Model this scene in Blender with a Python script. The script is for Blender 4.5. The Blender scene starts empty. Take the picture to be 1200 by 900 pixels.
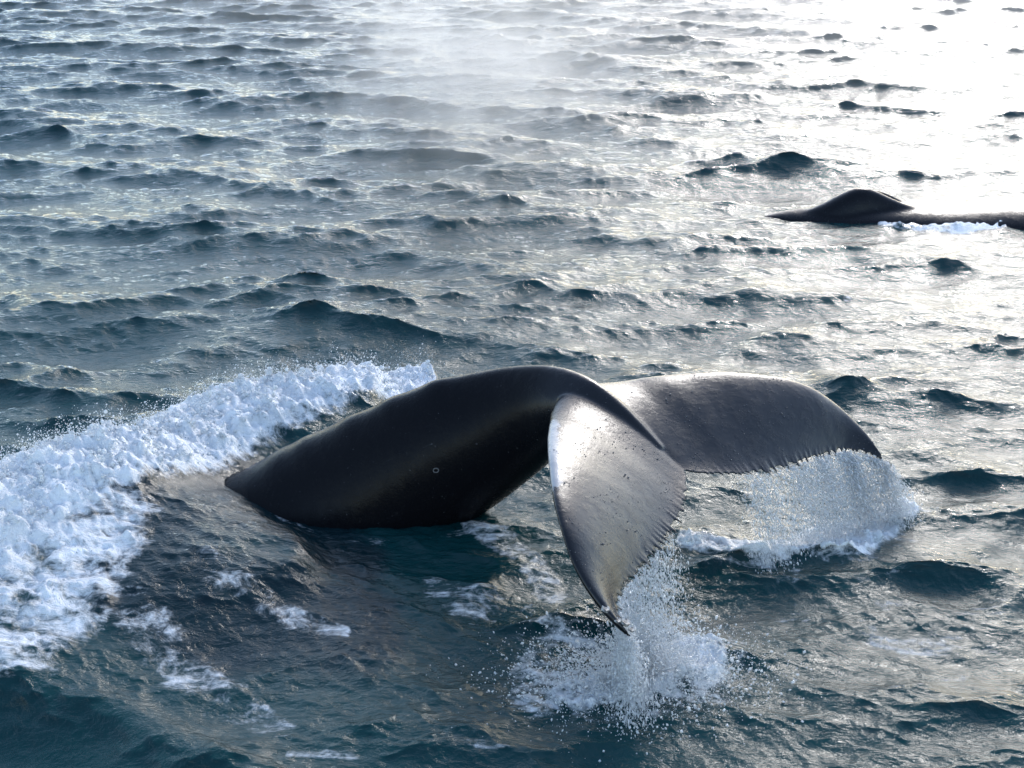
import bpy, bmesh, math
import numpy as np
from mathutils import Vector

sc = bpy.context.scene
COL = sc.collection
R = math.radians
rng = np.random.default_rng(7)

# ------------------------------------------------------------------ camera
CAM_H = 5.5
FPX = 1700.0                       # focal length in pixels of a 1200 x 900 frame
PITCH = math.atan(630.0 / FPX)     # below the horizon
cam_data = bpy.data.cameras.new('camera')
cam_data.sensor_width = 36.0
cam_data.lens = 36.0 * FPX / 1200.0
cam_data.clip_start = 0.1
cam_data.clip_end = 9000.0
cam = bpy.data.objects.new('camera', cam_data)
cam.location = (0, 0, CAM_H)
cam.rotation_euler = (math.pi / 2 - PITCH, 0, 0)
COL.objects.link(cam)
sc.camera = cam

# ------------------------------------------------------------------ sky, sun, exposure
SUN_AZ, SUN_EL = R(19), R(28)      # azimuth from +Y towards +X
world = bpy.data.worlds.new('World')
sc.world = world
world.use_nodes = True
wn = world.node_tree
wn.nodes.clear()
sky = wn.nodes.new('ShaderNodeTexSky')
sky.sky_type = 'NISHITA'
sky.sun_disc = False
sky.sun_elevation = SUN_EL
sky.sun_rotation = SUN_AZ
sky.altitude = 0
sky.air_density = 1.0
sky.dust_density = 0.7
sky.ozone_density = 0.5
bg = wn.nodes.new('ShaderNodeBackground')
bg.inputs['Strength'].default_value = 0.15
wo = wn.nodes.new('ShaderNodeOutputWorld')
wn.links.new(sky.outputs[0], bg.inputs[0])
wn.links.new(bg.outputs[0], wo.inputs[0])

sun_data = bpy.data.lights.new('sun', 'SUN')
sun_data.energy = 0.5
sun_data.angle = R(10)             # veiled by thin cloud
sun_data.color = (1.0, 0.975, 0.945)
sun = bpy.data.objects.new('sun', sun_data)
sun_dir = Vector((math.sin(SUN_AZ) * math.cos(SUN_EL), math.cos(SUN_AZ) * math.cos(SUN_EL), math.sin(SUN_EL)))
sun.rotation_euler = (-sun_dir).to_track_quat('-Z', 'Y').to_euler()
sun.location = (5, 20, 15)
COL.objects.link(sun)

vs = sc.view_settings
vs.view_transform = 'Standard'
vs.look = 'None'
vs.exposure = 1.32
vs.gamma = 1.0
vs.use_curve_mapping = False
sc.cycles.max_bounces = 6
sc.cycles.volume_bounces = 0
sc.cycles.use_denoising = True

# ------------------------------------------------------------------ pixel <-> place helpers
CF = np.array([0, math.cos(PITCH), -math.sin(PITCH)])
CU = np.array([0, math.sin(PITCH), math.cos(PITCH)])
CR = np.array([1.0, 0, 0])
CO = np.array([0, 0, CAM_H])


def ray(px, py):
    return CF + CR * (px - 600) / FPX + CU * (450 - py) / FPX


def ground(px, py, z=0.0):
    d = ray(px, py)
    return CO + d * ((z - CAM_H) / d[2])


def at_y(px, py, y):
    d = ray(px, py)
    return CO + d * (y / d[1])


def to_px(P):
    d = P - CO
    z = d @ CF
    return 600 + FPX * (d @ CR) / z, 450 - FPX * (d @ CU) / z


def smooth(e0, e1, x):
    t = np.clip((x - e0) / (e1 - e0), 0, 1)
    return t * t * (3 - 2 * t)


# ------------------------------------------------------------------ generic helpers
def mesh_from(name, verts, faces, mat, smooth_shade=True):
    """verts (n,3); faces (m,k) with one k for all."""
    me = bpy.data.meshes.new(name)
    verts = np.asarray(verts, np.float32)
    faces = np.asarray(faces, np.int32)
    k = faces.shape[1]
    me.vertices.add(len(verts))
    me.vertices.foreach_set('co', verts.ravel())
    me.loops.add(faces.size)
    me.loops.foreach_set('vertex_index', faces.ravel())
    me.polygons.add(len(faces))
    me.polygons.foreach_set('loop_start', np.arange(0, faces.size, k, dtype=np.int32))
    me.update(calc_edges=True)
    if smooth_shade:
        me.polygons.foreach_set('use_smooth', np.ones(len(faces), bool))
    me.validate()
    me.materials.append(mat)
    return me


def link(name, me, parent=None):
    o = bpy.data.objects.new(name, me)
    COL.objects.link(o)
    if parent is not None:
        o.parent = parent
    return o


def tag(o, label, cat=None, kind=None, group=None):
    o['label'] = label
    if cat:
        o['category'] = cat
    if kind:
        o['kind'] = kind
    if group:
        o['group'] = group
    return o


def attr(me, name, vals):
    a = me.attributes.new(name, 'FLOAT', 'POINT')
    a.data.foreach_set('value', np.asarray(vals, np.float32))


class NT:
    """small helper round a node tree"""

    def __init__(self, name):
        self.mat = bpy.data.materials.new(name)
        self.mat.use_nodes = True
        self.t = self.mat.node_tree
        self.t.nodes.clear()
        self.out = self.t.nodes.new('ShaderNodeOutputMaterial')

    def n(self, typ, **kw):
        nd = self.t.nodes.new(typ)
        for k, v in kw.items():
            if k.startswith('i_'):
                key = k[2:].replace('_', ' ')
                nd.inputs[key].default_value = v
            else:
                setattr(nd, k, v)
        return nd

    def l(self, a, b):
        self.t.links.new(a, b)

    def math(self, op, a, b=None, clamp=False):
        nd = self.t.nodes.new('ShaderNodeMath')
        nd.operation = op
        nd.use_clamp = clamp
        for i, v in enumerate((a, b)):
            if v is None:
                continue
            if isinstance(v, (int, float)):
                nd.inputs[i].default_value = v
            else:
                self.l(v, nd.inputs[i])
        return nd.outputs[0]

    def ramp(self, fac, p0, p1, c0=0.0, c1=1.0):
        nd = self.t.nodes.new('ShaderNodeMapRange')
        nd.interpolation_type = 'SMOOTHSTEP'
        nd.inputs[1].default_value = p0
        nd.inputs[2].default_value = p1
        nd.inputs[3].default_value = c0
        nd.inputs[4].default_value = c1
        self.l(fac, nd.inputs[0])
        return nd.outputs[0]

    def noise(self, vec, scale, detail=4.0, rough=0.55, dist=0.0):
        nd = self.t.nodes.new('ShaderNodeTexNoise')
        nd.inputs['Scale'].default_value = scale
        nd.inputs['Detail'].default_value = detail
        nd.inputs['Roughness'].default_value = rough
        nd.inputs['Distortion'].default_value = dist
        if vec is not None:
            self.l(vec, nd.inputs['Vector'])
        return nd.outputs['Fac']


# ------------------------------------------------------------------ materials
def water_material():
    m = NT('sea_water')
    geo = m.n('ShaderNodeNewGeometry')
    pos = geo.outputs['Position']
    foam = m.n('ShaderNodeAttribute', attribute_name='foam').outputs['Fac']
    over = m.n('ShaderNodeAttribute', attribute_name='over_whale').outputs['Fac']
    # wind ripples, slightly drawn out along the crests
    mp = m.n('ShaderNodeMapping')
    mp.inputs['Scale'].default_value = (0.75, 1.0, 1.0)
    mp.inputs['Rotation'].default_value = (0, 0, R(-8))
    m.l(pos, mp.inputs['Vector'])
    r1 = m.noise(mp.outputs[0], 5.0, 6.0, 0.62, 0.4)
    r2 = m.noise(mp.outputs[0], 19.0, 4.0, 0.6, 0.6)
    hgt = m.math('ADD', m.math('MULTIPLY', r1, 0.040), m.math('MULTIPLY', r2, 0.012))
    # foam cover: lacy threshold
    fmp = m.n('ShaderNodeMapping')
    fmp.inputs['Scale'].default_value = (0.6, 1.25, 1.0)
    fmp.inputs['Rotation'].default_value = (0, 0, R(28))
    m.l(pos, fmp.inputs['Vector'])
    f1 = m.noise(fmp.outputs[0], 2.6, 9.0, 0.68, 0.9)
    f2 = m.noise(pos, 13.0, 5.0, 0.65, 0.5)
    fl = m.math('ADD', m.math('MULTIPLY', f1, 0.72), m.math('MULTIPLY', f2, 0.28))
    val = m.math('ADD', foam, m.math('MULTIPLY', m.math('SUBTRACT', fl, 0.5), 1.9))
    cover = m.ramp(val, 0.50, 0.86)
    cover = m.math('MULTIPLY', cover, m.ramp(foam, 0.02, 0.12))
    bump = m.n('ShaderNodeBump', i_Strength=0.9, i_Distance=1.0)
    m.l(hgt, bump.inputs['Height'])
    # light scattered back out of the water body hardly depends on the tilt of the ripple it leaves through
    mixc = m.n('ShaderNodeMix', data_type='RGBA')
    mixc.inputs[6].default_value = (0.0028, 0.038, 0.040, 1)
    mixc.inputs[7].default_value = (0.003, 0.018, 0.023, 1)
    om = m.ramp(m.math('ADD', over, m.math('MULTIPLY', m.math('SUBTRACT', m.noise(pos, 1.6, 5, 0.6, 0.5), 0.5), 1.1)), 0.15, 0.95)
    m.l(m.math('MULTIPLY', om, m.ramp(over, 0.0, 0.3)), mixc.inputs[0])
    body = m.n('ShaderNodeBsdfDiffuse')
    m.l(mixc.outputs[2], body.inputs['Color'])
    upn = m.n('ShaderNodeCombineXYZ'); upn.inputs[2].default_value = 1.0
    m.l(upn.outputs[0], body.inputs['Normal'])
    gl = m.n('ShaderNodeBsdfGlossy', i_Roughness=0.10)
    m.l(bump.outputs[0], gl.inputs['Normal'])
    fres = m.n('ShaderNodeFresnel', i_IOR=1.333)
    m.l(bump.outputs[0], fres.inputs['Normal'])
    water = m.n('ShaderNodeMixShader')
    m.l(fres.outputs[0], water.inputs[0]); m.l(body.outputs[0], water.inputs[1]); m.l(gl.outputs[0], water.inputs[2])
    # foam
    fb = m.n('ShaderNodeBump', i_Strength=1.0, i_Distance=1.0)
    m.l(m.math('MULTIPLY', fl, 0.12), fb.inputs['Height'])
    fd = m.n('ShaderNodeBsdfDiffuse')
    fd.inputs['Color'].default_value = (0.90, 0.91, 0.92, 1)
    ft = m.n('ShaderNodeBsdfTranslucent')
    ft.inputs['Color'].default_value = (0.70, 0.76, 0.80, 1)
    m.l(fb.outputs[0], fd.inputs['Normal'])
    fg = m.n('ShaderNodeBsdfGlossy', i_Roughness=0.35)
    m.l(fb.outputs[0], fg.inputs['Normal'])
    mx1 = m.n('ShaderNodeMixShader'); mx1.inputs[0].default_value = 0.12
    m.l(fd.outputs[0], mx1.inputs[1]); m.l(fg.outputs[0], mx1.inputs[2])
    mx = m.n('ShaderNodeMixShader')
    m.l(cover, mx.inputs[0]); m.l(water.outputs[0], mx.inputs[1]); m.l(mx1.outputs[0], mx.inputs[2])
    m.l(mx.outputs[0], m.out.inputs['Surface'])
    return m.mat


def foam_material():
    m = NT('froth')
    pos = m.n('ShaderNodeNewGeometry').outputs['Position']
    fb = m.n('ShaderNodeBump', i_Strength=0.8, i_Distance=1.0)
    m.l(m.math('MULTIPLY', m.noise(pos, 45, 4, 0.7), 0.02), fb.inputs['Height'])
    fd = m.n('ShaderNodeBsdfDiffuse'); fd.inputs['Color'].default_value = (0.90, 0.92, 0.93, 1)
    ft = m.n('ShaderNodeBsdfTranslucent'); ft.inputs['Color'].default_value = (0.86, 0.90, 0.93, 1)
    fg = m.n('ShaderNodeBsdfGlossy', i_Roughness=0.25)
    for s in (fd, ft, fg):
        m.l(fb.outputs[0], s.inputs['Normal'])
    a = m.n('ShaderNodeMixShader'); a.inputs[0].default_value = 0.5
    m.l(fd.outputs[0], a.inputs[1]); m.l(ft.outputs[0], a.inputs[2])
    b = m.n('ShaderNodeMixShader'); b.inputs[0].default_value = 0.10
    m.l(a.outputs[0], b.inputs[1]); m.l(fg.outputs[0], b.inputs[2])
    m.l(b.outputs[0], m.out.inputs['Surface'])
    return m.mat


def droplet_material():
    m = NT('water_droplets')
    fd = m.n('ShaderNodeBsdfDiffuse'); fd.inputs['Color'].default_value = (0.75, 0.78, 0.80, 1)
    ft = m.n('ShaderNodeBsdfTranslucent'); ft.inputs['Color'].default_value = (0.95, 0.96, 0.97, 1)
    fg = m.n('ShaderNodeBsdfGlossy', i_Roughness=0.12)
    a = m.n('ShaderNodeMixShader'); a.inputs[0].default_value = 0.8
    m.l(fd.outputs[0], a.inputs[1]); m.l(ft.outputs[0], a.inputs[2])
    b = m.n('ShaderNodeMixShader'); b.inputs[0].default_value = 0.15
    m.l(a.outputs[0], b.inputs[1]); m.l(fg.outputs[0], b.inputs[2])
    m.l(b.outputs[0], m.out.inputs['Surface'])
    return m.mat


def skin_material():
    m = NT('wet_whale_skin')
    tc = m.n('ShaderNodeTexCoord').outputs['Object']
    pale = m.n('ShaderNodeAttribute', attribute_name='pale').outputs['Fac']
    rub = m.noise(tc, 14, 6, 0.7, 0.6)
    spots = m.noise(tc, 55, 3, 0.6)
    mask = m.math('MULTIPLY', m.ramp(m.math('ADD', pale, m.math('MULTIPLY', m.math('SUBTRACT', rub, 0.5), 1.6)), 0.45, 0.8), m.ramp(pale, 0.02, 0.3))
    mixc = m.n('ShaderNodeMix', data_type='RGBA')
    mixc.inputs[6].default_value = (0.0045, 0.0045, 0.006, 1)
    mixc.inputs[7].default_value = (0.33, 0.33, 0.34, 1)
    m.l(mask, mixc.inputs[0])
    # scratches
    mp = m.n('ShaderNodeMapping'); mp.inputs['Scale'].default_value = (1.0, 9.0, 3.0); mp.inputs['Rotation'].default_value = (0, 0, 0.6)
    m.l(tc, mp.inputs['Vector'])
    sc1 = m.ramp(m.noise(mp.outputs[0], 3.0, 6, 0.75, 1.0), 0.66, 0.72)
    mix2 = m.n('ShaderNodeMix', data_type='RGBA')
    mix2.inputs[7].default_value = (0.045, 0.045, 0.05, 1)
    m.l(sc1, mix2.inputs[0]); m.l(mixc.outputs[2], mix2.inputs[6])
    mix3 = m.n('ShaderNodeMix', data_type='RGBA')
    mix3.inputs[7].default_value = (0.10, 0.10, 0.105, 1)
    m.l(m.ramp(spots, 0.70, 0.76), mix3.inputs[0]); m.l(mix2.outputs[2], mix3.inputs[6])
    p = m.n('ShaderNodeBsdfPrincipled')
    m.l(mix3.outputs[2], p.inputs['Base Color'])
    p.inputs['IOR'].default_value = 1.45
    rg = m.ramp(m.noise(tc, 9, 5, 0.65), 0.35, 0.65, 0.17, 0.30)
    m.l(rg, p.inputs['Roughness'])
    # film of running water
    mp2 = m.n('ShaderNodeMapping'); mp2.inputs['Scale'].default_value = (1, 1, 1)
    m.l(tc, mp2.inputs['Vector'])
    h = m.math('ADD', m.math('MULTIPLY', m.noise(tc, 85, 4, 0.65), 0.0022), m.math('MULTIPLY', m.noise(tc, 9, 4, 0.6), 0.006))
    bp = m.n('ShaderNodeBump', i_Strength=0.8, i_Distance=1.0)
    m.l(h, bp.inputs['Height'])
    m.l(bp.outputs[0], p.inputs['Normal'])
    film = m.n('ShaderNodeAttribute', attribute_name='film').outputs['Fac']      # running water lies on the flukes, less on the flank
    m.l(m.ramp(film, 0.0, 1.0, 0.10, 0.5), p.inputs['Specular IOR Level'])
    m.l(p.outputs[0], m.out.inputs['Surface'])
    return m.mat


def barnacle_material():
    m = NT('barnacle_shell')
    tc = m.n('ShaderNodeTexCoord').outputs['Object']
    mixc = m.n('ShaderNodeMix', data_type='RGBA')
    mixc.inputs[6].default_value = (0.10, 0.095, 0.09, 1)
    mixc.inputs[7].default_value = (0.42, 0.40, 0.37, 1)
    m.l(m.ramp(m.noise(tc, 40, 4, 0.6), 0.4, 0.6), mixc.inputs[0])
    p = m.n('ShaderNodeBsdfPrincipled', i_Roughness=0.45)
    m.l(mixc.outputs[2], p.inputs['Base Color'])
    m.l(p.outputs[0], m.out.inputs['Surface'])
    return m.mat


def bead_material():
    m = NT('clear_water_beads')
    p = m.n('ShaderNodeBsdfPrincipled', i_Roughness=0.12, i_IOR=1.333)
    p.inputs['Base Color'].default_value = (0.10, 0.10, 0.11, 1)
    m.l(p.outputs[0], m.out.inputs['Surface'])
    return m.mat


def scar_material():
    m = NT('pale_scar')
    p = m.n('ShaderNodeBsdfPrincipled', i_Roughness=0.5)
    p.inputs['Base Color'].default_value = (0.085, 0.085, 0.09, 1)
    m.l(p.outputs[0], m.out.inputs['Surface'])
    return m.mat


M_BEAD, M_SCAR = bead_material(), scar_material()
M_WATER, M_FOAM, M_DROP, M_SKIN, M_BARN = water_material(), foam_material(), droplet_material(), skin_material(), barnacle_material()


# ------------------------------------------------------------------ sea: wave fields by FFT
class WaveTile:
    """periodic tile of wind waves (height + sideways choppiness) between two wavelengths"""

    def __init__(self, L, N, lmin, lmax, rms, wind, spread, power, seed, choppy):
        r = np.random.default_rng(seed)
        k1 = 2 * np.pi * np.fft.fftfreq(N, L / N)
        kx, ky = np.meshgrid(k1, k1, indexing='ij')
        k = np.hypot(kx, ky)
        k[0, 0] = 1
        lam = 2 * np.pi / k
        ang = np.arctan2(ky, kx) - wind
        d = np.abs(np.cos(ang)) ** spread
        amp = k ** (-power / 2.0) * np.sqrt(d)
        amp *= smooth(lmin * 0.8, lmin * 1.25, lam) * (1 - smooth(lmax * 0.8, lmax * 1.25, lam))
        amp[0, 0] = 0
        h = amp * (r.normal(size=(N, N)) + 1j * r.normal(size=(N, N)))
        hz = np.fft.ifft2(h).real
        s = rms / hz.std()
        self.z = hz * s
        self.dx = np.fft.ifft2(1j * kx / k * h).real * s * choppy
        self.dy = np.fft.ifft2(1j * ky / k * h).real * s * choppy
        self.L, self.N = L, N

    def sample(self, x, y, rot=0.0):
        c, s_ = math.cos(rot), math.sin(rot)
        u = (c * x + s_ * y) / self.L * self.N
        v = (-s_ * x + c * y) / self.L * self.N
        i, j = np.floor(u).astype(int), np.floor(v).astype(int)
        fu, fv = u - i, v - j
        N = self.N
        i0, i1, j0, j1 = i % N, (i + 1) % N, j % N, (j + 1) % N

        def bl(A):
            return (A[i0, j0] * (1 - fu) * (1 - fv) + A[i1, j0] * fu * (1 - fv) + A[i0, j1] * (1 - fu) * fv + A[i1, j1] * fu * fv)
        dx, dy = bl(self.dx), bl(self.dy)
        return bl(self.z), c * dx - s_ * dy, s_ * dx + c * dy


WIND = R(-97)
T_SWELL = WaveTile(53.0, 768, 1.3, 5.5, 0.060, WIND, 7.0, 3.6, 111, 1.15)
T_WAVE = WaveTile(13.0, 512, 0.36, 1.3, 0.0205, WIND + 0.10, 4.0, 4.0, 12, 1.25)
T_RIPPLE = WaveTile(3.7, 512, 0.06, 0.36, 0.0042, WIND - 0.1, 2.0, 3.7, 13, 1.1)
T_FROTH = WaveTile(3.7, 512, 0.03, 0.6, 1.0, 0, 0.0, 3.2, 14, 0.0)

# wave crests one can pick out in the photograph: (pixel of the dark face's middle, width in px, height m, tilt m/m)
CRESTS = [
    (335, 400, 150, 0.20, -0.06), (190, 425, 90, 0.12, 0.0), (60, 350, 120, 0.12, 0.05), (240, 205, 90, 0.18, -0.2),
    (240, 247, 110, 0.15, 0.0), (355, 300, 80, 0.16, -0.1), (150, 265, 110, 0.12, 0.0), (260, 75, 120, 0.14, 0.0),
    (100, 18, 190, 0.34, 0.0), (30, 140, 90, 0.16, 0.0), (520, 260, 110, 0.15, 0.0), (540, 215, 120, 0.12, 0.0),
    (390, 140, 90, 0.16, 0.0), (480, 125, 80, 0.14, 0.0), (705, 150, 70, 0.16, 0.0), (830, 118, 150, 0.18, -0.1),
    (660, 322, 110, 0.14, 0.05), (905, 350, 170, 0.20, -0.15), (1080, 303, 160, 0.18, 0.08), (1080, 360, 130, 0.14, 0.0),
    (960, 410, 150, 0.10, 0.0), (985, 462, 70, 0.22, -0.35), (1075, 530, 130, 0.20, -0.35), (640, 408, 110, 0.12, 0.0),
    (1100, 480, 130, 0.12, -0.1), (840, 318, 60, 0.12, 0.0), (960, 40, 110, 0.16, 0.0), (930, 100, 80, 0.14, 0.0),
    (960, 765, 260, 0.13, 0.10), (1080, 640, 160, 0.11, 0.1), (1120, 820, 300, 0.08, 0.1),
    (800, 872, 400, 0.10, -0.03), (1170, 170, 90, 0.12, 0.0), (60, 250, 120, 0.12, 0.0), (60, 200, 120, 0.12, 0.05),
]


def crest_field(x, y):
    z = np.zeros_like(x)
    wz, wx, wy = T_WAVE.sample(x * 0.8 + 3.0, y * 0.8, 0.9)
    x0, y0 = x, y
    x = x0 + wx * 3.0
    y = y0 + wz * 6.0 + wy * 2.0
    for (px, py, w, h, tilt) in CRESTS:
        c = ground(px, py)
        ppm = FPX / ((c - CO) @ CF)
        hw = 0.5 * w / ppm
        depth = max(0.34, 1.9 * h + 0.15 * hw)
        u = x - c[0]
        v = y - (c[1] + tilt * u + 0.12 * u * u / max(hw, 0.5))
        m = (np.abs(u) < 3 * hw) & (np.abs(v) < 9 * depth)
        um, vm = u[m], v[m]
        env = np.exp(-(um / hw) ** 2)
        # steep towards the camera (v < 0), long behind
        prof = np.where(vm < 0, np.exp(-(vm / depth) ** 2 * 2.2), np.exp(-(vm / (2.6 * depth)) ** 2 * 1.2))
        trough = -0.25 * np.exp(-((vm + 1.9 * depth) / (1.1 * depth)) ** 2)
        z[m] += 0.40 * h * env * (prof + trough)
    return z


def poly_dist(px, py, pts):
    """distance in px to a polyline whose points are (x, y, half_width); returns distance / half_width"""
    best = np.full(px.shape, 1e9)
    for (x0, y0, w0), (x1, y1, w1) in zip(pts[:-1], pts[1:]):
        dx, dy = x1 - x0, y1 - y0
        t = np.clip(((px - x0) * dx + (py - y0) * dy) / (dx * dx + dy * dy), 0, 1)
        d = np.hypot(px - x0 - t * dx, (py - y0 - t * dy)) / (w0 + (w1 - w0) * t)
        best = np.minimum(best, d)
    return best


# foam bands: (strength, softness, [(x, y, half width), ...])
FOAM = [
    (1.25, 1.0, [(-60, 690, 62), (30, 640, 52), (130, 586, 50), (200, 548, 50), (260, 515, 44), (330, 486, 32), (420, 456, 20), (500, 436, 10)]),
    (0.75, 1.0, [(300, 520, 26), (400, 478, 18), (470, 450, 10)]),
    (0.74, 1.0, [(-40, 735, 100), (50, 700, 80), (130, 650, 60)]),
    (0.68, 1.0, [(-40, 790, 40), (40, 770, 45), (110, 720, 40)]),
    (0.52, 1.0, [(150, 640, 60), (200, 590, 30)]),
    (0.56, 1.0, [(160, 740, 40), (250, 800, 34), (330, 850, 18)]),
    (0.54, 1.0, [(240, 690, 26), (330, 730, 18), (400, 745, 10)]),
    (0.85, 1.0, [(660, 815, 26), (740, 800, 42), (830, 775, 34)]),
    (0.62, 1.0, [(640, 800, 60), (740, 795, 80), (840, 780, 60)]),
    (0.88, 1.0, [(800, 640, 14), (900, 650, 26), (1000, 628, 30), (1060, 600, 20)]),
    (0.50, 1.0, [(830, 650, 40), (950, 640, 56), (1080, 600, 40)]),
    (0.60, 1.0, [(548, 612, 14), (600, 640, 20), (650, 690, 22)]),
    (0.47, 1.0, [(300, 588, 6), (385, 628, 7), (480, 634, 7), (560, 614, 8)]),
    (0.52, 1.0, [(520, 690, 30), (600, 720, 44), (640, 760, 40)]),
    (0.42, 1.0, [(900, 690, 40), (1000, 720, 60), (1150, 740, 60)]),
    (0.80, 1.0, [(1030, 262, 4), (1080, 266, 7), (1130, 266, 6), (1200, 261, 6)]),
    (0.50, 1.0, [(955, 232, 4), (1000, 226, 3)]),
    (0.55, 1.0, [(985, 345, 6), (1012, 372, 8)]),
    (0.42, 1.0, [(800, 112, 5), (870, 106, 5), (900, 118, 4)]),
    (0.55, 1.0, [(550, 884, 8), (620, 884, 8)]),
    (0.52, 1.0, [(340, 880, 8), (410, 888, 8)]),
    (0.46, 1.0, [(900, 800, 14), (1000, 815, 14), (1120, 790, 18)]),
]
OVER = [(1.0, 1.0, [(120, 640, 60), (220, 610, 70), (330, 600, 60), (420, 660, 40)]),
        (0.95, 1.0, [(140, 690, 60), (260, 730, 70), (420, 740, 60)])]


def bands(px, py, table):
    f = np.zeros_like(px)
    for s_, soft, pts in table:
        d = poly_dist(px, py, pts)
        f = np.maximum(f, s_ * (1 - smooth(0.35, 1.55, d)))
    return f


def sea_surface(x, y, lod=None):
    """height and sideways shift of the sea at rest positions x, y"""
    P = np.stack([x, y, np.zeros_like(x)], -1)
    front = y > 2.0
    Pp = np.where(front[..., None], P, np.array([0, 4.0, 0]))
    px, py = to_px(Pp)
    foam = np.where(front, bands(px, py, FOAM), 0)
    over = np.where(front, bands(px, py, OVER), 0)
    churn = np.where(front, 1 - smooth(0.4, 1.5, poly_dist(px, py, [(620, 700, 90), (760, 790, 100), (950, 720, 130), (1200, 690, 150)])), 0)
    calm = (1 + 0.45 * churn) * 1 - 0.75 * np.clip(over, 0, 1)
    z1, dx1, dy1 = [0.78 * p + 0.62 * q for p, q in zip(T_SWELL.sample(x, y, 0.06), T_SWELL.sample(x + 31.0, y + 17.0, -0.34))]
    z2, dx2, dy2 = T_WAVE.sample(x, y, 0.21)
    z3, dx3, dy3 = T_RIPPLE.sample(x, y, -0.17)
    g2 = 0.6 + 0.8 * smooth(-0.05, 0.07, z1)            # ruffled crests, smoother troughs
    g3 = 0.55 + 0.9 * smooth(-0.03, 0.035, z2)
    if lod is None:
        lod = np.ones_like(x)
    near = smooth(13, 17, y)
    by2 = np.exp(-((x - 6.0) / 3.0) ** 4 - ((y - 22.0) / 2.0) ** 4)     # the second whale's body smooths the waves round it
    z1 = z1 * (1 - 0.9 * by2) - 0.02 * by2
    z = z1 * (0.8 + 0.2 * near) + z2 * g2 * calm + z3 * g3 * lod
    dx = dx1 + dx2 * g2 * calm + dx3 * g3 * lod
    dy = dy1 + dy2 * g2 * calm + dy3 * g3 * lod
    z = z + crest_field(x, y)
    # water heaped up where the body drives under, with a steep front low on the left
    m1 = np.where(front, 1 - smooth(0.2, 1.6, poly_dist(px, py, [(-80, 665, 60), (60, 618, 52), (200, 545, 45), (330, 484, 30), (430, 455, 20)])), 0)
    z = z + 0.26 * m1
    m2 = np.where(front, 1 - smooth(0.3, 1.5, poly_dist(px, py, [(-80, 700, 110), (120, 670, 95), (270, 650, 70), (330, 660, 45)])), 0)
    z = z + 0.14 * m2
    z = z + np.where(front, 0.20 * (1 - smooth(580, 800, py)) * smooth(520, 610, py) * (1 - smooth(150, 360, px)), 0)
    lip = np.interp(px, [-200, 0, 120, 210, 330, 420], [780, 800, 832, 868, 930, 990])
    face = np.where(front, smooth(-5, 85, py - lip) * (1 - smooth(330, 420, px)), 0)
    crest = np.where(front, np.exp(-((py - lip + 12) / 22.0) ** 2) * (1 - smooth(300, 400, px)), 0)
    z = z - 0.20 * face + 0.06 * crest
    fz, _, _ = T_FROTH.sample(x, y)
    fr, _, _ = T_FROTH.sample(x * 0.45 + 1.3, y * 0.45)
    thick = smooth(0.45, 1.05, foam)
    z = z + thick * (0.045 * np.abs(fr) + 0.022 * np.abs(fz)) * 1.1
    return z, dx, dy, foam, over


def build_sea():
    dth = 0.00125
    half = R(25.5)
    th_in = np.arange(-half, half + dth, dth)
    t, step, outer = half, dth, []
    while t < math.pi:
        step = min(step * 1.35, 0.14)
        t += step
        outer.append(t)
    outer = np.array(outer[:-1])
    th = np.concatenate([-outer[::-1], th_in, outer])
    rs, r = [], 0.4
    while r < 9000:
        if r < 6.8:
            dr = max(0.012, min(0.5, (6.8 - r) * 0.22))
        elif r < 80:
            dr = min(1.35 * r * r / (CAM_H * 1450), 0.125)
        else:
            dr = 0.125 * (r / 80.0) ** 6 if r < 140 else r * 0.09
        rs.append(r)
        r += dr
    rs = np.array(rs)
    TH, RR = np.meshgrid(th, rs, indexing='ij')
    x, y = RR * np.sin(TH), RR * np.cos(TH)
    coarse = np.clip(1 - smooth(80, 130, RR), 0, 1) * (1 - smooth(R(27), R(40), np.abs(TH)))
    shp = x.shape
    z, dx, dy, foam, over = sea_surface(x.ravel(), y.ravel(), coarse.ravel())
    vx, vy = x.ravel() + dx, y.ravel() + dy
    V = np.stack([vx, vy, z], -1)
    n0, n1 = shp
    idx = np.arange(n0 * n1).reshape(shp)
    a, b, c, d = idx[:-1, :-1], idx[:-1, 1:], idx[1:, 1:], idx[1:, :-1]
    F = np.stack([a, b, c, d], -1).reshape(-1, 4)
    # close the seam behind the camera
    s = np.stack([idx[-1, :-1], idx[-1, 1:], idx[0, 1:], idx[0, :-1]], -1)
    F = np.concatenate([F, s])
    F = F[:, ::-1]
    me = mesh_from('sea', V, F, M_WATER)
    attr(me, 'foam', foam)
    attr(me, 'over_whale', np.clip(over, 0, 1))
    o = link('sea', me)
    tag(o, 'choppy teal sea with silver glare and dark wave faces', kind='structure')
    print('sea quads', len(F), shp)
    return o


build_sea()

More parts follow.
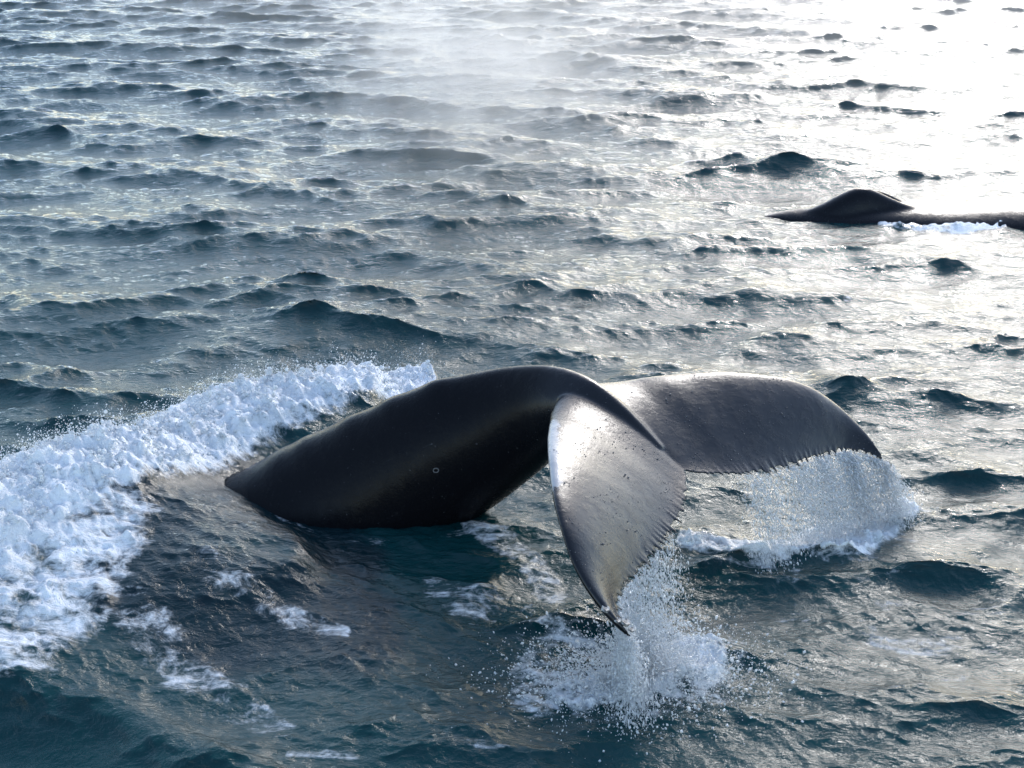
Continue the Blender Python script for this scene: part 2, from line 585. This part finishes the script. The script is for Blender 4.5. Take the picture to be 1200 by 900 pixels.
# ------------------------------------------------------------------ whales
FC = np.array([0.593, 11.039, 1.308])                      # centre of the fluke root
FA = np.array([0.72440721, -0.57627657, -0.37833784])      # aft
FS = np.array([0.61681486, 0.78691177, -0.01758663])       # towards the far fluke
FN = np.array([0.30785326, -0.22062452, 0.92550051])       # up, out of the upper side
LEAD = np.array([(-0.16, 0.02, -0.05), (-0.10, 0.25, -0.05), (0.0, 0.46, -0.03), (0.15, 0.70, 0.06), (0.30, 0.94, 0.12), (0.50, 1.22, 0.20), (0.70, 1.46, 0.24),
                 (0.90, 1.68, 0.26), (1.10, 1.84, 0.25), (1.30, 1.955, 0.19), (1.50, 2.01, 0.13), (1.70, 2.02, 0.07), (1.85, 1.985, 0.02), (1.93, 1.955, 0.0)])
TRAIL = np.array([(1.06, 0.0, 0.0), (1.13, 0.06, 0), (1.20, 0.19, 0), (1.33, 0.44, 0), (1.40, 0.66, 0), (1.44, 0.80, 0), (1.50, 1.05, 0), (1.53, 1.20, 0), (1.58, 1.48, 0),
                  (1.65, 1.72, 0), (1.73, 1.83, 0), (1.80, 1.89, 0), (1.88, 1.94, 0), (1.95, 1.96, 0)])


def resample(P, q):
    d = np.r_[0, np.cumsum(np.linalg.norm(np.diff(P, axis=0), axis=1))]
    d /= d[-1]
    return np.stack([np.interp(q, d, P[:, k]) for k in range(P.shape[1])], -1)


def soften(P, it=3):
    for _ in range(it):
        P = P.copy()
        P[1:-1] = 0.25 * P[:-2] + 0.5 * P[1:-1] + 0.25 * P[2:]
    return P


def fluke_world(loc):
    return FC + loc[..., :1] * FA + loc[..., 1:2] * FS + loc[..., 2:3] * FN


def fluke_half(side, seed):
    r = np.random.default_rng(seed)
    nq, nc = 340, 26
    q = np.linspace(0, 1, nq)
    Lp = soften(resample(LEAD, np.linspace(0, 1, 120)), 12)
    Tp = soften(resample(TRAIL, np.linspace(0, 1, 120)), 6)
    qL = q
    L, T = resample(Lp, qL), resample(Tp, q)
    # ragged trailing edge
    n_teeth = 34
    pos = np.sort(np.linspace(0.10, 0.97, n_teeth) + r.normal(size=n_teeth) * 0.009)
    ht = 0.035 + 0.07 * r.random(n_teeth)
    ht *= np.where(pos < 0.3, 0.45, 1.0) * np.where(pos > 0.9, 0.6, 1.0)
    wd = 0.0075 + 0.006 * r.random(n_teeth)
    teeth = np.zeros(nq)
    for p0, h0, w0 in zip(pos, ht, wd):
        u = (q - p0) / w0
        teeth = np.maximum(teeth, h0 * np.clip(1 - np.where(u > 0, u * 1.7, -u * 0.9), 0, 1))
    d = T - L
    d /= np.linalg.norm(d, axis=1, keepdims=True)
    T = T - d * 0.012
    c = np.linspace(0, 1, nc)
    c = 0.5 - 0.5 * np.cos(np.pi * c)
    chord = np.linalg.norm(T - L, axis=1)
    tmax = np.interp(q, [0, 0.12, 0.3, 0.6, 0.9, 1], [0.25, 0.23, 0.18, 0.12, 0.065, 0.035])
    foil = 2.2 * (0.30 * np.sqrt(c) - 0.13 * c - 0.35 * c ** 2 + 0.28 * c ** 3 - 0.10 * c ** 4)
    foil = foil / foil.max()
    foil = np.maximum(foil, 0) * (1 - c ** 6) + 0.05 * c
    verts = []
    for sgn in (1, -1):
        loc = L[:, None, :] + (T - L)[:, None, :] * c[None, :, None]
        # the blade bends over its length, most in the leading half
        camber = 0.025 * np.sin(np.pi * c)[None, :] * np.sin(np.pi * np.clip(q, 0, 1))[:, None]
        loc = loc + d[:, None, :] * (teeth[:, None] * smooth(0.90, 1.0, c)[None, :])[..., None]
        loc[..., 2] += camber + sgn * 0.5 * tmax[:, None] * foil[None, :]
        loc[..., 1] *= side
        verts.append(loc.reshape(-1, 3))
    V = fluke_world(np.concatenate(verts))
    idx = np.arange(nq * nc).reshape(nq, nc)
    F = []
    top = np.stack([idx[:-1, :-1], idx[1:, :-1], idx[1:, 1:], idx[:-1, 1:]], -1).reshape(-1, 4)
    bot = (np.stack([idx[:-1, :-1], idx[:-1, 1:], idx[1:, 1:], idx[1:, :-1]], -1) + nq * nc).reshape(-1, 4)
    F += [top, bot]
    o = nq * nc
    for line in (idx[:, 0], idx[:, -1][::-1], idx[0, :][::-1], idx[-1, :]):
        F.append(np.stack([line[:-1], line[:-1] + o, line[1:] + o, line[1:]], -1))
    F = np.concatenate(F)
    if side > 0:
        F = F[:, ::-1]
    return V, F


def loft(path, rad, nseg=64, ring=72, keel=None, up=(0, 0, 1)):
    """closed tube: path (n,3), rad (n,2) = half height, half width; keel = pinch of the upper side (n,)"""
    q = np.linspace(0, 1, nseg)
    P = soften(resample(path, np.linspace(0, 1, 90)), 30)
    d = np.r_[0, np.cumsum(np.linalg.norm(np.diff(path, axis=0), axis=1))]
    d /= d[-1]
    P = resample(P, q)
    hh = np.interp(q, d, rad[:, 0]); hw = np.interp(q, d, rad[:, 1])
    for _ in range(6):
        hh[1:-1] = .25 * hh[:-2] + .5 * hh[1:-1] + .25 * hh[2:]
        hw[1:-1] = .25 * hw[:-2] + .5 * hw[1:-1] + .25 * hw[2:]
    knob = np.zeros(nseg)
    if keel is not None:
        kr = np.random.default_rng(8)
        for c0 in np.linspace(0.25, 0.62, 9) + kr.normal(size=9) * 0.008:
            knob += (0.012 + 0.014 * kr.random()) * np.exp(-((q - c0) / 0.012) ** 2)
    kk = np.interp(q, d, keel) if keel is not None else np.zeros(nseg)
    t = np.gradient(P, axis=0)
    t /= np.linalg.norm(t, axis=1, keepdims=True)
    upv = np.array(up, float)
    n = upv - (t @ upv)[:, None] * t
    n /= np.linalg.norm(n, axis=1, keepdims=True)
    b = np.cross(t, n)
    phi = np.linspace(0, 2 * np.pi, ring, endpoint=False)
    cu, cb = np.cos(phi), np.sin(phi)
    pinch = 1 - kk[:, None] * np.clip(cu, 0, 1)[None, :] ** 2 * np.sign(1)
    V = P[:, None, :] + n[:, None, :] * (hh[:, None] * cu + knob[:, None] * np.clip(cu, 0, 1) ** 8)[..., None] + b[:, None, :] * (hw[:, None] * cb * pinch)[..., None]
    V = V.reshape(-1, 3)
    idx = np.arange(nseg * ring).reshape(nseg, ring)
    nx = np.roll(idx, -1, axis=1)
    F = np.stack([idx[:-1], nx[:-1], nx[1:], idx[1:]], -1).reshape(-1, 4)
    caps = []
    c0, c1 = len(V), len(V) + 1
    V = np.concatenate([V, P[:1], P[-1:]])
    caps.append(np.stack([nx[0], idx[0], np.full(ring, c0), np.full(ring, c0)], -1))
    caps.append(np.stack([idx[-1], nx[-1], np.full(ring, c1), np.full(ring, c1)], -1))
    return V, F, np.concatenate(caps)[:, :3]


def fuse(parts, voxel):
    """weld closed shells into one continuous skin"""
    bm = bmesh.new()
    for V, F in parts:
        vs_ = [bm.verts.new(v) for v in V]
        for f in F:
            ids = list(dict.fromkeys(int(i) for i in f))
            if len(ids) >= 3:
                try:
                    bm.faces.new([vs_[i] for i in ids])
                except ValueError:
                    pass
    bmesh.ops.remove_doubles(bm, verts=bm.verts, dist=1e-5)
    bmesh.ops.recalc_face_normals(bm, faces=bm.faces)
    me = bpy.data.meshes.new('shell')
    bm.to_mesh(me); bm.free()
    o = bpy.data.objects.new('shell', me)
    COL.objects.link(o)
    md = o.modifiers.new('weld', 'REMESH')
    md.mode = 'VOXEL'
    md.voxel_size = voxel
    dg = bpy.context.evaluated_depsgraph_get()
    ev = o.evaluated_get(dg)
    out = bpy.data.meshes.new_from_object(ev)
    bpy.data.objects.remove(o)
    bpy.data.meshes.remove(me)
    return out


def relax(me, weight, it):
    n = len(me.vertices)
    co = np.empty(n * 3); me.vertices.foreach_get('co', co); co = co.reshape(-1, 3)
    e = np.empty(len(me.edges) * 2, np.int32); me.edges.foreach_get('vertices', e); e = e.reshape(-1, 2)
    deg = np.bincount(e.ravel(), minlength=n).astype(float)[:, None]
    w = weight(co)[:, None]
    for _ in range(it):
        s = np.stack([np.bincount(e[:, 0], co[e[:, 1], k], n) + np.bincount(e[:, 1], co[e[:, 0], k], n) for k in range(3)], -1)
        co = co + w * 0.6 * (s / np.maximum(deg, 1) - co)
    me.vertices.foreach_set('co', co.astype(np.float32).ravel())
    me.update()
    return co


def build_diving_whale():
    pts, rad, keel = [], [], []

    def add(p, hh, hw, k=0.0):
        pts.append(p); rad.append((hh, hw)); keel.append(k)
    add(FC + FA * 0.80 + FN * 0.00, 0.055, 0.05, 0.3)
    add(FC + FA * 0.45 + FN * 0.02, 0.14, 0.13, 0.45)
    add(FC + FA * 0.10 + FN * 0.00, 0.225, 0.20, 0.45)
    add(FC - FA * 0.20 - FN * 0.03, 0.30, 0.24, 0.40)
    add(at_y(632, 484, 11.45), 0.46, 0.32, 0.35)
    add(at_y(560, 509, 11.70), 0.61, 0.44, 0.30)
    add(at_y(480, 553, 11.85), 0.70, 0.56, 0.22)
    add(at_y(395, 607, 12.00), 0.82, 0.70, 0.12)
    add(at_y(300, 672, 12.10), 0.92, 0.84, 0.05)
    add(at_y(190, 752, 12.20), 1.00, 0.95, 0.0)
    add(at_y(70, 842, 12.30), 1.04, 1.00, 0.0)
    add(at_y(-60, 920, 12.40), 1.00, 0.98, 0.0)
    V, F, caps = loft(np.array(pts), np.array(rad), 150, 72, np.array(keel))
    F = [tuple(f) for f in F] + [tuple(c) for c in caps]
    parts = [(V, F)] + [fluke_half(sd, sdd) for sd, sdd in ((-1, 3), (1, 5))]
    me = fuse(parts, 0.0095)

    def w(co):
        L = co - FC
        a, s = L @ FA, np.abs(L @ FS)
        root = (1 - smooth(0.35, 0.75, s)) * (1 - smooth(0.55, 0.95, a))
        body = 1 - smooth(-0.1, 0.3, a)
        return np.clip(0.01 + np.maximum(root, body), 0, 1)
    co = relax(me, w, 26)
    me.materials.clear(); me.materials.append(M_SKIN)
    me.polygons.foreach_set('use_smooth', np.ones(len(me.polygons), bool))
    L = co - FC
    a, s = L @ FA, L @ FS
    # rubbed pale skin along the near leading edge
    Lq = resample(LEAD, np.linspace(0, 1, 200))
    dd = np.full(len(co), 9.0)
    near = s < -0.3
    ln = np.stack([a[near], -s[near]], -1)
    dn = np.full(len(ln), 9.0)
    for p in Lq:
        dn = np.minimum(dn, np.hypot(ln[:, 0] - p[0], ln[:, 1] - p[1]))
    dd[near] = dn
    pale = 1.25 * (1 - smooth(0.02, 0.14, dd)) * smooth(0.5, 0.75, -s) * (1 - smooth(1.45, 1.75, -s)) * 0.75
    attr(me, 'pale', pale)
    attr(me, 'film', smooth(-0.7, 0.1, a + 0.25 * (L @ FN)))
    root = bpy.data.objects.new('diving_whale', None)
    root.empty_display_size = 0.3
    COL.objects.link(root)
    o = link('body', me, root)
    tag(root, 'black whale arching into a dive with its tail flukes raised and streaming water', 'whale')
    print('whale', len(me.polygons))
    return root, o


whale, whale_body = build_diving_whale()


def build_barnacles(parent):
    for k, (a, s, n, r) in enumerate([(1.84, -1.93, 0.045, 0.034), (1.80, -1.97, 0.05, 0.026), (1.70, -2.0, 0.085, 0.03), (1.90, -1.93, 0.03, 0.022)]):
        bm = bmesh.new()
        bmesh.ops.create_icosphere(bm, subdivisions=2, radius=1.0)
        rr = np.random.default_rng(50 + k)
        for v in bm.verts:
            ang = math.atan2(v.co.y, v.co.x)
            ridge = 1 + 0.12 * math.cos(ang * 7)
            v.co.x *= ridge; v.co.y *= ridge
            v.co.z = v.co.z * 0.75 if v.co.z < 0.62 else 0.30
            v.co *= r * (1 + 0.05 * rr.normal())
        me = bpy.data.meshes.new('barnacle'); bm.to_mesh(me); bm.free()
        me.materials.append(M_BARN)
        o = link('barnacle', me, parent)
        p = FC + a * FA + s * FS + n * FN
        o.location = p
        o.rotation_euler = Vector(FN).to_track_quat('Z', 'Y').to_euler()


build_barnacles(whale)


def build_scars(parent):
    """small pale ring scars left by barnacles on the flank"""
    me = whale_body.data
    n = len(me.vertices)
    co = np.empty(n * 3); me.vertices.foreach_get('co', co); co = co.reshape(-1, 3)
    no = np.empty(n * 3); me.vertices.foreach_get('normal', no); no = no.reshape(-1, 3)
    px, py = to_px(co)
    depth = (co - CO) @ CF
    for (sx, sy, r) in ((510, 553, 0.021), (556, 520, 0.006)):
        near = np.flatnonzero(np.hypot(px - sx, py - sy) < 2.5)
        if not len(near):
            continue
        k = near[np.argmin(depth[near])]
        bm = bmesh.new()
        for a in range(18):
            t = 2 * math.pi * a / 18
            for b in range(6):
                u = 2 * math.pi * b / 6
                rr = r * (1 + 0.12 * math.sin(2 * t + sx)) + 0.22 * r * math.cos(u)
                bm.verts.new((rr * math.cos(t), rr * math.sin(t), 0.10 * r * math.sin(u)))
        bm.verts.ensure_lookup_table()
        for a in range(18):
            for b in range(6):
                i, j = a * 6, ((a + 1) % 18) * 6
                bm.faces.new([bm.verts[i + b], bm.verts[j + b], bm.verts[j + (b + 1) % 6], bm.verts[i + (b + 1) % 6]])
        sm = bpy.data.meshes.new('ring_scar'); bm.to_mesh(sm); bm.free()
        sm.materials.append(M_SCAR)
        o = link('ring_scar', sm, parent)
        o.location = co[k]
        o.rotation_euler = Vector(no[k]).to_track_quat('Z', 'Y').to_euler()


build_scars(whale)


def fluke_beads():
    """drops of water standing on the upper side of the flukes"""
    me = whale_body.data
    n = len(me.vertices)
    co = np.empty(n * 3); me.vertices.foreach_get('co', co); co = co.reshape(-1, 3)
    no = np.empty(n * 3); me.vertices.foreach_get('normal', no); no = no.reshape(-1, 3)
    L = co - FC
    w = smooth(0.1, 0.5, L @ FA + 0.3 * np.abs(L @ FS)) * (no @ FN > 0.4)
    r = np.random.default_rng(77)
    clump, _, _ = T_FROTH.sample(co[:, 0] * 0.7, co[:, 1] * 0.7)
    w = w * smooth(-0.2, 1.6, clump)
    pick = np.flatnonzero(r.random(n) < w * 0.045)
    return co[pick] + no[pick] * 0.001, no[pick]


def build_second_whale():
    """the back and blowhole hump of another whale, low in the water"""
    y0 = float(ground(1000, 256)[1]) + 0.25

    def p(px, py, dy=0.0):
        return at_y(px, py - 3, y0 + dy)
    pts, rad = [], []
    for (px, top, hw) in [(885, 258, 0.12), (905, 250, 0.30), (940, 246, 0.50), (985, 242, 0.62), (1030, 241, 0.70), (1075, 243, 0.78), (1110, 246, 0.86), (1150, 240, 0.9),
                          (1200, 237, 1.0), (1290, 239, 1.05), (1400, 258, 1.05), (1500, 280, 1.0)]:
        cy = top + 26 + (px - 885) * 0.01
        pts.append(p(px, cy)); rad.append(((cy - top) / 74.0, hw))
    V, F, caps = loft(np.array(pts), np.array(rad), 70, 48)
    F = [tuple(f) for f in F] + [tuple(c) for c in caps]
    parts = [(V, F)]
    # two raised rims of the blowhole guard with a groove between
    for dy, dpx, dh, wd in ((-0.12, 0, 0, 1.0), (0.30, 13, 2, 0.8)):
        q, rd = [], []
        for (px, top, hw) in [(930, 254, 0.06), (948, 248, 0.16), (965, 240, 0.25), (982, 230, 0.29), (998, 222, 0.28), (1012, 221, 0.25), (1028, 227, 0.22), (1044, 235, 0.18), (1062, 242, 0.12), (1085, 248, 0.06)]:
            cy = 258
            q.append(p(px + dpx, cy, dy)); rd.append((max((cy - top - dh) / 74.0, 0.03), hw * wd))
        V, F, caps = loft(np.array(q), np.array(rd), 50, 32)
        parts.append((V, [tuple(f) for f in F] + [tuple(c) for c in caps]))
    me = fuse(parts, 0.03)
    co = relax(me, lambda c: np.full(len(c), 0.8), 14)
    me.materials.clear(); me.materials.append(M_SKIN)
    me.polygons.foreach_set('use_smooth', np.ones(len(me.polygons), bool))
    attr(me, 'pale', np.zeros(len(co)))
    attr(me, 'film', np.full(len(co), 0.4))
    o = link('surfacing_whale', me)
    tag(o, 'slate grey whale lying low in the water, only its blowhole hump and back showing', 'whale')
    return o


build_second_whale()


# ------------------------------------------------------------------ froth, spray and mist
def ico(sub):
    bm = bmesh.new()
    bmesh.ops.create_icosphere(bm, subdivisions=sub, radius=1.0)
    V = np.array([v.co[:] for v in bm.verts])
    F = np.array([[v.index for v in f.verts] for f in bm.faces])
    bm.free()
    return V, F


OCTA = (np.array([(1, 0, 0), (-1, 0, 0), (0, 1, 0), (0, -1, 0), (0, 0, 1), (0, 0, -1)], float),
        np.array([(0, 2, 4), (2, 1, 4), (1, 3, 4), (3, 0, 4), (2, 0, 5), (1, 2, 5), (3, 1, 5), (0, 3, 5)]))


def scatter_mesh(name, base, P, size, axis=None, stretch=None, jitter=0.0, mat=None, seed=0):
    """one mesh of many small lumps; axis (n,3) and stretch (n,) draw a lump out along its flight"""
    r = np.random.default_rng(seed)
    V, F = base
    n, k = len(P), len(V)
    # a random turn per lump
    A = r.normal(size=(n, 3, 3))
    Q = np.linalg.qr(A)[0]
    W = np.einsum('nij,kj->nki', Q, V) * size[:, None, None]
    if jitter:
        W *= 1 + jitter * r.normal(size=(n, k, 1))
    if axis is not None:
        ax = axis / np.linalg.norm(axis, axis=1, keepdims=True)
        along = np.einsum('nki,ni->nk', W, ax)
        W += along[..., None] * ax[:, None, :] * (stretch - 1)[:, None, None]
    W += P[:, None, :]
    FF = F[None] + (np.arange(n) * k)[:, None, None]
    return mesh_from(name, W.reshape(-1, 3), FF.reshape(-1, 3), mat, smooth_shade=len(V) > 6)


def build_foam():
    """lumps of froth riding on the wash thrown up where the body drives under"""
    r = np.random.default_rng(21)
    lim = [ground(0, 900), ground(1200, 420)]
    N = 420000
    px = r.uniform(-60, 1200, N); py = r.uniform(420, 860, N)
    d = np.stack([ray(a, b) for a, b in ((0, 0),)])  # keeps the helper's shape explicit
    dirs = CF[None] + CR[None] * ((px - 600) / FPX)[:, None] + CU[None] * ((450 - py) / FPX)[:, None]
    G = CO + dirs * (-CAM_H / dirs[:, 2])[:, None]
    f = bands(px, py, FOAM)
    area = (G[:, 1] / 11.0) ** 3                       # even per square metre, not per pixel
    keep = r.random(N) < np.clip((f - 0.70) * 1.6, 0, 1) * np.clip(area, 0.2, 1.6) * 0.30
    G, f = G[keep], f[keep]
    fr, _, _ = T_FROTH.sample(G[:, 0] * 0.8, G[:, 1] * 0.8)
    ok = fr > -0.4
    G, f, fr = G[ok], f[ok], fr[ok]
    z, dx, dy, _, _ = sea_surface(G[:, 0], G[:, 1])
    P = np.stack([G[:, 0] + dx, G[:, 1] + dy, z], -1)
    n = len(P)
    size = np.clip(0.0052 * np.exp(r.normal(size=n) * 0.65), 0.0028, 0.04)
    P[:, 2] += np.abs(r.normal(size=n)) * 0.035 * np.clip(fr, 0, 2) * np.clip(f - 0.6, 0, 1) * 2 + size * 0.2
    big = size > 0.012
    print('froth', n, big.sum())
    me = scatter_mesh('froth', ico(1), P[~big][:26000], size[~big][:26000], jitter=0.18, mat=M_FOAM, seed=1)
    o = link('foam', me)
    tag(o, 'white froth riding on the churned wash beside the diving whale', kind='stuff')
    me = scatter_mesh('froth_lump', ico(2), P[big][:2500], size[big][:2500], jitter=0.16, mat=M_FOAM, seed=2)
    o2 = link('sea_foam', me)
    tag(o2, 'larger rounded lumps of white froth in the churned wash', kind='stuff')


build_foam()


def trail_points(side, q):
    T = resample(soften(resample(TRAIL, np.linspace(0, 1, 120)), 6), q)
    T[:, 1] *= side
    return fluke_world(T)


def spray(name, label, P, size, vel, stretch, seed):
    me = scatter_mesh(name, OCTA, P, size, axis=vel, stretch=stretch, jitter=0.1, mat=M_DROP, seed=seed)
    return tag(link(name, me), label, kind='stuff')


def build_spray():
    P, nn = fluke_beads()
    r0 = np.random.default_rng(5)
    print('beads', len(P))
    me = scatter_mesh('water_beads', ico(1), P, np.clip(0.0028 * np.exp(r0.normal(size=len(P)) * 0.5), 0.0012, 0.009), mat=M_BEAD, seed=9)
    o = link('water_beads', me, whale)
    o['kind'] = 'stuff'
    r = np.random.default_rng(31)
    g = 9.81
    ah = FA * np.array([1, 1, 0.0]); ah /= np.linalg.norm(ah)

    def curtain(side, n, q0, q1, qpow, tmax_bias, out, seed):
        # water pours off the trailing edge in threads
        nth = 90
        th_q = q0 + (q1 - q0) * r.random(nth) ** qpow
        k = r.integers(0, nth, n)
        loose = r.random(n) < 0.25
        q = np.where(loose, q0 + (q1 - q0) * r.random(n) ** qpow, th_q[k] + r.normal(size=n) * 0.0035)
        q = np.clip(q, 0.02, 0.99)
        P0 = trail_points(side, q) + FN * -0.01
        v0 = (ah[None] * (out * (0.5 + 0.7 * r.random(n)))[:, None] + FS[None] * (side * 0.25 * r.normal(size=n) + side * 0.15)[:, None])
        v0[:, 2] += 0.1 * r.normal(size=n) - 0.2
        tf = (v0[:, 2] + np.sqrt(v0[:, 2] ** 2 + 2 * g * np.clip(P0[:, 2], 0.02, 9))) / g
        t = tf * r.random(n) ** tmax_bias
        P = P0 + v0 * t[:, None]
        P[:, 2] -= 0.5 * g * t ** 2
        P += r.normal(size=(n, 3)) * (0.008 + 0.05 * (t / tf) ** 1.5)[:, None]
        P[:, 2] = np.maximum(P[:, 2], -0.05)
        vel = v0.copy(); vel[:, 2] -= g * t
        size = np.clip(0.0027 * np.exp(r.normal(size=n) * 0.5), 0.0012, 0.009)
        return P, size, vel, 1.5 + 3.5 * r.random(n) ** 2
    P, s, v, st = curtain(1, 32000, 0.15, 1.0, 0.62, 0.55, 0.9, 1)
    spray('water_spray', 'curtain of fine droplets falling from the ragged edge of the far tail fluke', P, s, v, st, 41)
    P, s, v, st = curtain(-1, 18000, 0.25, 1.0, 0.5, 0.6, 0.5, 2)
    spray('water_spray', 'streams of droplets pouring from the tip of the near tail fluke', P, s, v, st, 42)
    # splash where the near tip's water strikes
    n = 20000
    c = ground(748, 800)
    ang = r.uniform(0, 2 * np.pi, n); rad = np.abs(r.normal(size=n)) * 0.36
    P = np.stack([c[0] + rad * np.cos(ang) * 1.25, c[1] + rad * np.sin(ang) * 0.9, np.abs(r.normal(size=n)) * 0.20 * np.exp(-rad)], -1)
    z, dx, dy, _, _ = sea_surface(P[:, 0], P[:, 1])
    P[:, 2] += z
    vel = np.stack([np.cos(ang), np.sin(ang), r.uniform(-0.5, 1.5, n)], -1)
    spray('water_splash', 'splash of white droplets on the sea below the near tail fluke', P, np.clip(0.0030 * np.exp(r.normal(size=n) * 0.6), 0.0013, 0.014), vel, 1 + r.random(n), 43)
    # flecks thrown along the wash
    n = 9000
    t = r.random(n)
    line = np.array([(-40, 650), (60, 585), (150, 540), (230, 500), (320, 470), (420, 444), (500, 430)], float)
    lp = resample(line, t)
    px = lp[:, 0] + r.normal(size=n) * 16; py = lp[:, 1] + r.normal(size=n) * 12 + 6
    dirs = CF[None] + CR[None] * ((px - 600) / FPX)[:, None] + CU[None] * ((450 - py) / FPX)[:, None]
    G = CO + dirs * (-CAM_H / dirs[:, 2])[:, None]
    z, dx, dy, _, _ = sea_surface(G[:, 0], G[:, 1])
    P = np.stack([G[:, 0] + dx, G[:, 1] + dy, z + np.abs(r.normal(size=n)) * 0.10], -1)
    spray('water_spray', 'flecks of spray tossed up along the white wash', P, np.clip(0.0030 * np.exp(r.normal(size=n) * 0.5), 0.0015, 0.010), r.normal(size=(n, 3)), 1 + 0.5 * r.random(n), 44)


build_spray()


def build_mist(label, loc, scale, dens, ns_scale, lo, hi):
    m = NT('spout_mist')
    tc = m.n('ShaderNodeTexCoord').outputs['Object']
    ln = m.n('ShaderNodeVectorMath', operation='LENGTH')
    m.l(tc, ln.inputs[0])
    fall = m.ramp(ln.outputs['Value'], 1.0, 0.15)
    ns = m.ramp(m.noise(tc, ns_scale, 4, 0.6, 0.4), lo, hi)
    v = m.n('ShaderNodeVolumePrincipled')
    v.inputs['Color'].default_value = (0.97, 0.97, 0.97, 1)
    v.inputs['Anisotropy'].default_value = 0.45
    m.l(m.math('MULTIPLY', m.math('MULTIPLY', fall, ns), dens), v.inputs['Density'])
    m.l(v.outputs[0], m.out.inputs['Volume'])
    V, F = ico(4)
    me = mesh_from('spout_mist', V, F, m.mat)
    o = link('spout_mist', me)
    o.location = loc
    o.scale = scale
    tag(o, label, kind='stuff')


build_mist('thick white plume of whale spout mist drifting over the sea', (-0.6, 31.0, 2.0), (3.8, 16.0, 2.4), 0.20, 1.2, 0.35, 0.75)
build_mist('thin veil of mist lying over the far sea', (4.0, 58.0, 1.5), (26.0, 36.0, 3.2), 0.040, 1.0, 0.05, 0.95)
